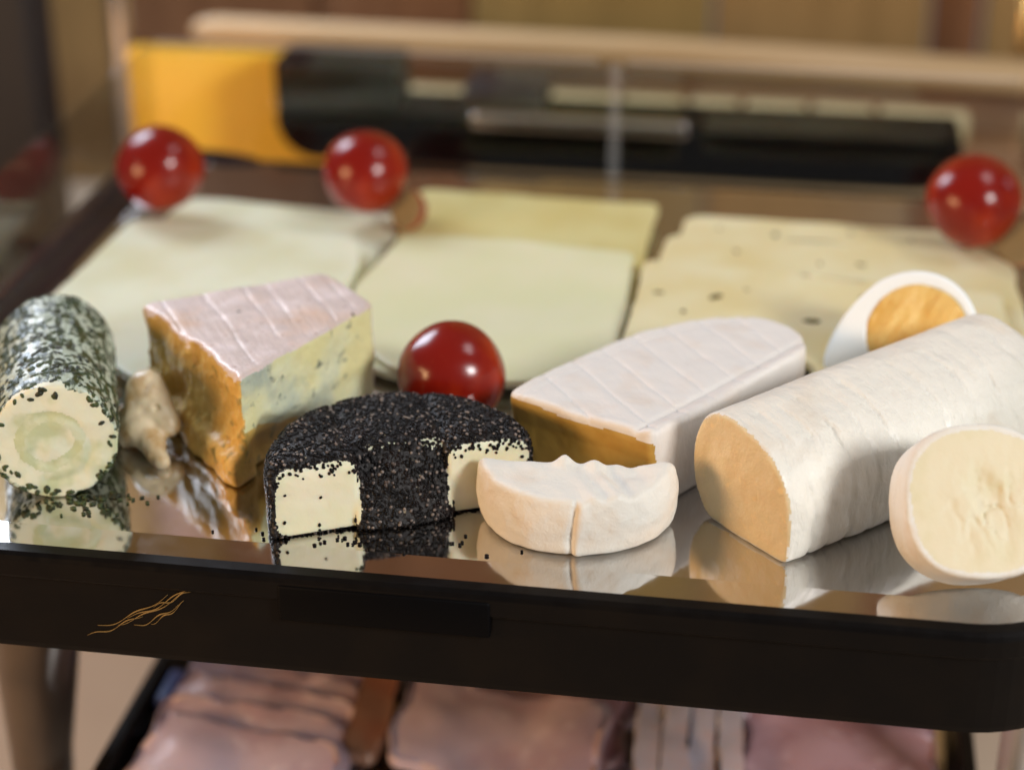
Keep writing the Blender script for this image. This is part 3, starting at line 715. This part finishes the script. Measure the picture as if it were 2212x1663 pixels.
# ------------------------------------------------------------------ triangular soft wedge with cross-marked rind
root = empty("soft_cheese_wedge", (4.5, -3.5, 0), "triangular soft cheese wedge, cross marked white rind, shaded yellow front", "cheese")
TP = [(.62, -4.85), (4.75, -6.85), (5.6, -5.5), (8.35, -1.3), (8.1, .25), (7.0, 1.0), (5.6, .85), (3.8, -.35), (2.1, -2.4)]
def f_tri(x, y, z):
    g = halfplanes(TP)
    s = g[0][0] * x + g[0][1] * y - g[0][2] + .06 * fbm(x, y, z, .8, 3, 2) + .20 * np.clip(1.9 - z, 0, .5)
    for k in range(1, len(g)): s = smax(s, g[k][0] * x + g[k][1] * y - g[k][2] + .06 * fbm(x, y, z, .8, 3, 4), .3)
    u1 = .83 * x + .56 * y + .10 * fbm(x, y, z, .5, 2, 1); u2 = .81 * x - .585 * y
    gr = sum(np.exp(-((u1 - q) / .035) ** 2) for q in (-.9, .2, 1.3, 2.4, 3.5, 4.6, 5.6))
    le = smax(smax(g[6][0] * x + g[6][1] * y - g[6][2], g[7][0] * x + g[7][1] * y - g[7][2], .5), g[8][0] * x + g[8][1] * y - g[8][2], .5)
    rim = g[2][0] * x + g[2][1] * y - g[2][2]
    gr2 = np.exp(-((rim + .62) / .09) ** 2) + .6 * np.exp(-((le + .28) / .06) ** 2) + .5 * np.exp(-((le + .52) / .06) ** 2)
    top = z - (2.22 - .055 * gr - .075 * gr2 + .07 * fbm(x, y, z, .7, 3, 7) + .02 * fbm(x, y, z, 3, 2, 9) - .12 * np.clip(1.2 - x, 0, 1) + .10 * np.exp(-((rim + .2) / .2) ** 2))
    s = smax(s, top, .16)
    return smax(s, .02 - z, .12)
V, Q = nets(f_tri, (.2, -7.4, -.1), (8.9, 1.4, 2.7), .055)
c = V[Q].mean(1); g0 = halfplanes(TP)[0]; fn, _ = face_normals(V, Q)
cut = (fn @ np.array((g0[0], g0[1], 0)) > .6) & (c[:, 2] < 1.98 + .25 * fbm(c[:, 0], c[:, 1], c[:, 2], .9, 2, 5)) & (g0[0] * c[:, 0] + g0[1] * c[:, 1] - g0[2] > -.5)
split_parts(root, V, Q, np.where(cut, 1, 0), [("rind", MT['tri_rind']), ("paste", MT['tri_paste'])])

# ------------------------------------------------------------------ long white-rind log
root = empty("white_rind_log", (9.5, -5, 0), "long white rind cheese log, golden cut end facing left", "cheese")
lp = np.array((6.95, -7.85)); lt = np.array((.722, .692)); lu = np.array((.692, -.722))
LP = [(-1.55, 0), (1.58, 0), (1.68, 1.0), (1.56, 1.95), (.90, 2.72), (-.2, 3.12), (-1.25, 3.16), (-2.0, 2.5), (-2.15, 1.1)]
def f_log(x, y, z):
    t = lt[0] * (x - lp[0]) + lt[1] * (y - lp[1]); u = lu[0] * (x - lp[0]) + lu[1] * (y - lp[1])
    k = 1 + .011 * t
    s = prism(u / k, z / k, LP, .48) + .045 * fbm(x, y, z, .5, 3, 2) + .07 * np.clip(.12 - np.abs(fbm(t * 1.3 + .25 * z, u * .35, z * .35, 1.3, 3, 5)), 0, 1) * 6 * .12 - .04 * fbm(t, u, z, 1.1, 3, 19)
    s = s + .035 * np.exp(-((t - 7.6 + .25 * np.sin(z * 3)) / .05) ** 2)
    wob = .35 * fbm(t * .2, u, z, 1.1, 3, 71)
    for q, am in ((.8, .05), (1.4, .04), (2.1, .06), (2.9, .04), (3.6, .05), (5.4, .05), (6.5, .06), (8.6, .05)):
        s = s + am * np.exp(-((t - q + wob) / .085) ** 2) * np.clip(.9 + 2.5 * fbm(u, z, t * 0 + q, .9, 2, 73), 0, 1) * (u > -.6)
    fr_ = -t + .05 * fbm(x, y, z, 1.6, 4, 4) - .10 * np.clip(1 - (u * u + (z - 1.5) ** 2) / 2.4, 0, 1) + .1
    s = smax(s, fr_, .10)
    return smax(s, t - 9.7, .5)
V, Q = nets(f_log, (3.9, -10.2, -.12), (17.2, 1.9, 3.7), .06)
c = V[Q].mean(1); fn, _ = face_normals(V, Q)
t_ = lt[0] * (c[:, 0] - lp[0]) + lt[1] * (c[:, 1] - lp[1])
u_ = lu[0] * (c[:, 0] - lp[0]) + lu[1] * (c[:, 1] - lp[1])
cut = (t_ < .35) & (fn @ np.array((-lt[0], -lt[1], 0)) > .5) & (prism(u_, c[:, 2], LP, .14) < -.09 + .08 * fbm(c[:, 0], c[:, 1], c[:, 2], 2, 2, 7))
split_parts(root, V, Q, np.where(cut, 1, 0), [("rind", MT['log_rind']), ("paste", MT['log_paste'])])

# ------------------------------------------------------------------ round slice leaning on the log
root = empty("goat_cheese_round", (12.2, -8, 0), "thick round goat cheese slice leaning on the log, lower right", "cheese")
e38 = R(36)
dn = np.array((.20 * math.cos(e38), -.98 * math.cos(e38), math.sin(e38))); dn /= np.linalg.norm(dn)
du = np.cross((0, 0, 1.0), dn); du /= np.linalg.norm(du); dv = np.cross(dn, du)
DR = 1.80; DT = 1.75
dc = np.array((12.42, -9.36, 2.50))
def f_disc(x, y, z):
    X, Y, Z = x - dc[0], y - dc[1], z - dc[2]
    a = du[0] * X + du[1] * Y + du[2] * Z; b = dv[0] * X + dv[1] * Y + dv[2] * Z; d = dn[0] * X + dn[1] * Y + dn[2] * Z
    rad = (np.abs(a) ** 2.5 + np.abs(b) ** 2.5) ** (1 / 2.5)
    s = rad - DR + .06 * fbm(x, y, z, .9, 3, 3) + .10 * np.clip(d + .25, 0, 1)
    core = np.exp(-((a - .15) ** 2 + (b + .1) ** 2) / .55)
    cr = .30 * np.clip(fbm(a, b * .6, 0 * a, 2.2, 4, 6), -.16, .5) * core
    cr = cr + .08 * np.exp(-(fbm(a * 1.3, b * .6, 0 * a, 1.9, 2, 21) / .05) ** 2) * core
    s = smax(s, d + cr + .03 * fbm(x, y, z, 1.2, 3, 9), .09)
    return smax(s, -d - DT, .2)
V, Q = nets(f_disc, dc - 3.3, dc + 3.3, .05)
V[:, 2] = V[:, 2]
c = V[Q].mean(1); fn, _ = face_normals(V, Q)
X = c - dc
ra = (np.abs(X @ du) ** 2.5 + np.abs(X @ dv) ** 2.5) ** .4
cut = (X @ dn > -.6) & (ra < DR - .16 + .08 * fbm(c[:, 0], c[:, 1], c[:, 2], 2, 2, 7)) & (fn @ dn > -.2)
split_parts(root, V, Q, np.where(cut, 1, 0), [("rind", MT['white_rind']), ("paste", MT['disc_paste'])])
print("disc min z", V[:, 2].min())

# ------------------------------------------------------------------ half boiled egg
root = empty("egg_half", (11.1, 1.5, .6), "half a boiled egg with crumbly yolk behind the white log", "egg")
en = np.array((-.12, -.86, .50)); en /= np.linalg.norm(en)
eu = np.array((.90, .16, .0)); eu -= en * (eu @ en); eu /= np.linalg.norm(eu); ev = np.cross(en, eu)
ca, sa = math.cos(R(24)), math.sin(R(24)); eu, ev = eu * ca + ev * sa, -eu * sa + ev * ca
ec = np.array((10.98, .75, 2.0))
def egg_loc(x, y, z):
    X, Y, Z = x - ec[0], y - ec[1], z - ec[2]
    return [q[0] * X + q[1] * Y + q[2] * Z for q in (eu, ev, en)]
def f_white(x, y, z):
    a, b, d = egg_loc(x, y, z)
    rad = 1.72 * (1 + np.where(a > 0, .10, .26) * a / 2.4)
    s = (np.sqrt((a / np.where(a > 0, 2.02, 2.45)) ** 2 + (b / rad) ** 2 + (d / rad) ** 2) - 1) * 1.7
    s = smax(s, d, .12)
    return smax(s, -(np.sqrt((a - .30) ** 2 + (b + .12) ** 2 + (d + .2) ** 2) - 1.40), .05)
def f_yolk(x, y, z):
    a, b, d = egg_loc(x, y, z)
    s = np.sqrt((a - .30) ** 2 + (b + .12) ** 2 + (d + .2) ** 2) - 1.42 + .06 * fbm(a, b, d, 1.5, 3, 8)
    return smax(s, d - .02 + .20 * fbm(a * .5 + b * .25, b * 1.6 - a * .9, d, 1.5, 4, 4), .06)
V, Q = nets(f_white, ec - 2.9, ec + 2.9, .06); link_mesh("white", V, Q, MT['egg_white'], root)
V, Q = nets(f_yolk, ec - 2.2, ec + 2.2, .055); link_mesh("yolk", V, Q, MT['yolk'], root)

# ------------------------------------------------------------------ lower tray with sliced ham
low = empty("ham_tray", (2, -2, -16), "lower dark tray of sliced ham under the cheese tray", "tray")
LR = (-11.4, -14, 14.2, 12)
V, F, n = sweep_rect(LR, 1.5, [(0, -10.9), (0, -9.4), (.1, -9.3), (.45, -9.3), (.5, -9.5), (.4, -13.3), (-.5, -13.4)])
link_mesh("rim", V, F, MT['black'], low, smooth=False)
V, F, n = sweep_rect(LR, 1.5, [(-.6, -10.9), (.02, -10.9)]); F.append(tuple(range(n)))
link_mesh("base", V, F, MT['steel'], low, smooth=False)
V, F = bevel_box(-10.95, -3.2, -9.85, .6, 1.8, 1.0, .15)
o = link_mesh("blue_clip", V, F, MT['blue'], origin=(-10.95, -2.6, -10.3)); tag(o, "blue plastic clip inside the left rim of the lower tray", "clip")

def ham(poly, base, th, tilt, material, label, off, amp=.25, dirx=1.0):
    ol = smooth_outline(poly, .6, 110, .25, off); c = ol.mean(0)
    def zf(x, y): return base + tilt * (y - c[1]) + amp * fbm(x, y, 0 * x, .35, 3, off) + .06 * np.sin(x * 1.3 + off)
    V, F = slab(ol, th, zf, 12, .1)
    o = link_mesh("ham_slice", V, F, material, origin=(c[0], c[1], base)); tag(o, label, "ham slice", "ham slices in the lower tray")
    return o
words = ["rearmost", "second", "third", "fourth", "front"]
words = ["rearmost", "second", "third", "fourth", "fifth", "sixth", "front"]
for k in range(7):
    y0 = .2 - 1.12 * k
    ham([(-10.5 - .1 * k, y0 - 1.9), (-4.7 + .1 * k, y0 - 2.5), (-4.5, y0 + .5), (-10.4, y0 + 1.1)], -9.9 + .05 * k, .42, .30, MT['ham'], "%s pink ham slice of the left stack in the lower tray" % words[k], 3 + 4 * k, .5)
for k in range(3):
    y0 = .6 - 2.3 * k
    ham([(-4.7, y0 - 1.9), (-3.5, y0 - 2.0), (-3.4, y0 + 1.4), (-4.5, y0 + 1.6)], -9.3, .5, .2, MT['ham_rind'], "%s browned strip of ham edge between the two stacks" % ["rear", "middle", "front"][k], 31 + 5 * k, .4)
for k in range(3):
    y0 = .6 - 2.3 * k
    ham([(-3.3, y0 - 2.0), (4.3 - .5 * k, y0 - 2.8), (4.5 - .5 * k, y0 + 1.2), (-3.1, y0 + 1.9)], -9.9 + .14 * k, .42, .2, MT['ham_red'] if k == 1 else MT['ham'], "%s ham slice of the middle stack in the lower tray" % ["rear", "middle", "front"][k], 51 + 5 * k, .45)
for k in range(4):
    x0 = 4.4 + .85 * k
    ham([(x0, -6.5), (x0 + .75, -6.4), (x0 + .55, 1.0), (x0 - .25, .8)], -9.6 + .1 * (k % 2), .5, .05, MT['ham_fat'], "%s white edged ham fold right of the middle stack" % ["first", "second", "third", "fourth"][k], 71 + 5 * k, .3)
for k in range(3):
    y0 = .2 - 2.0 * k
    ham([(7.7, y0 - 1.8), (13.6, y0 - 2.3), (13.5, y0 + 1.5), (7.5, y0 + 1.9)], -9.9 + .12 * k, .4, .2, MT['ham_red'], "%s dark red ham slice of the right stack" % ["rear", "middle", "front"][k], 91 + 5 * k, .4)

for o in list(COL.objects):
    if o.parent is None and o.name.split(".")[0] in ("ham_tray", "ham_slice", "blue_clip"):
        o.location += Vector((-.35, 3.6, -2.5)) * CM
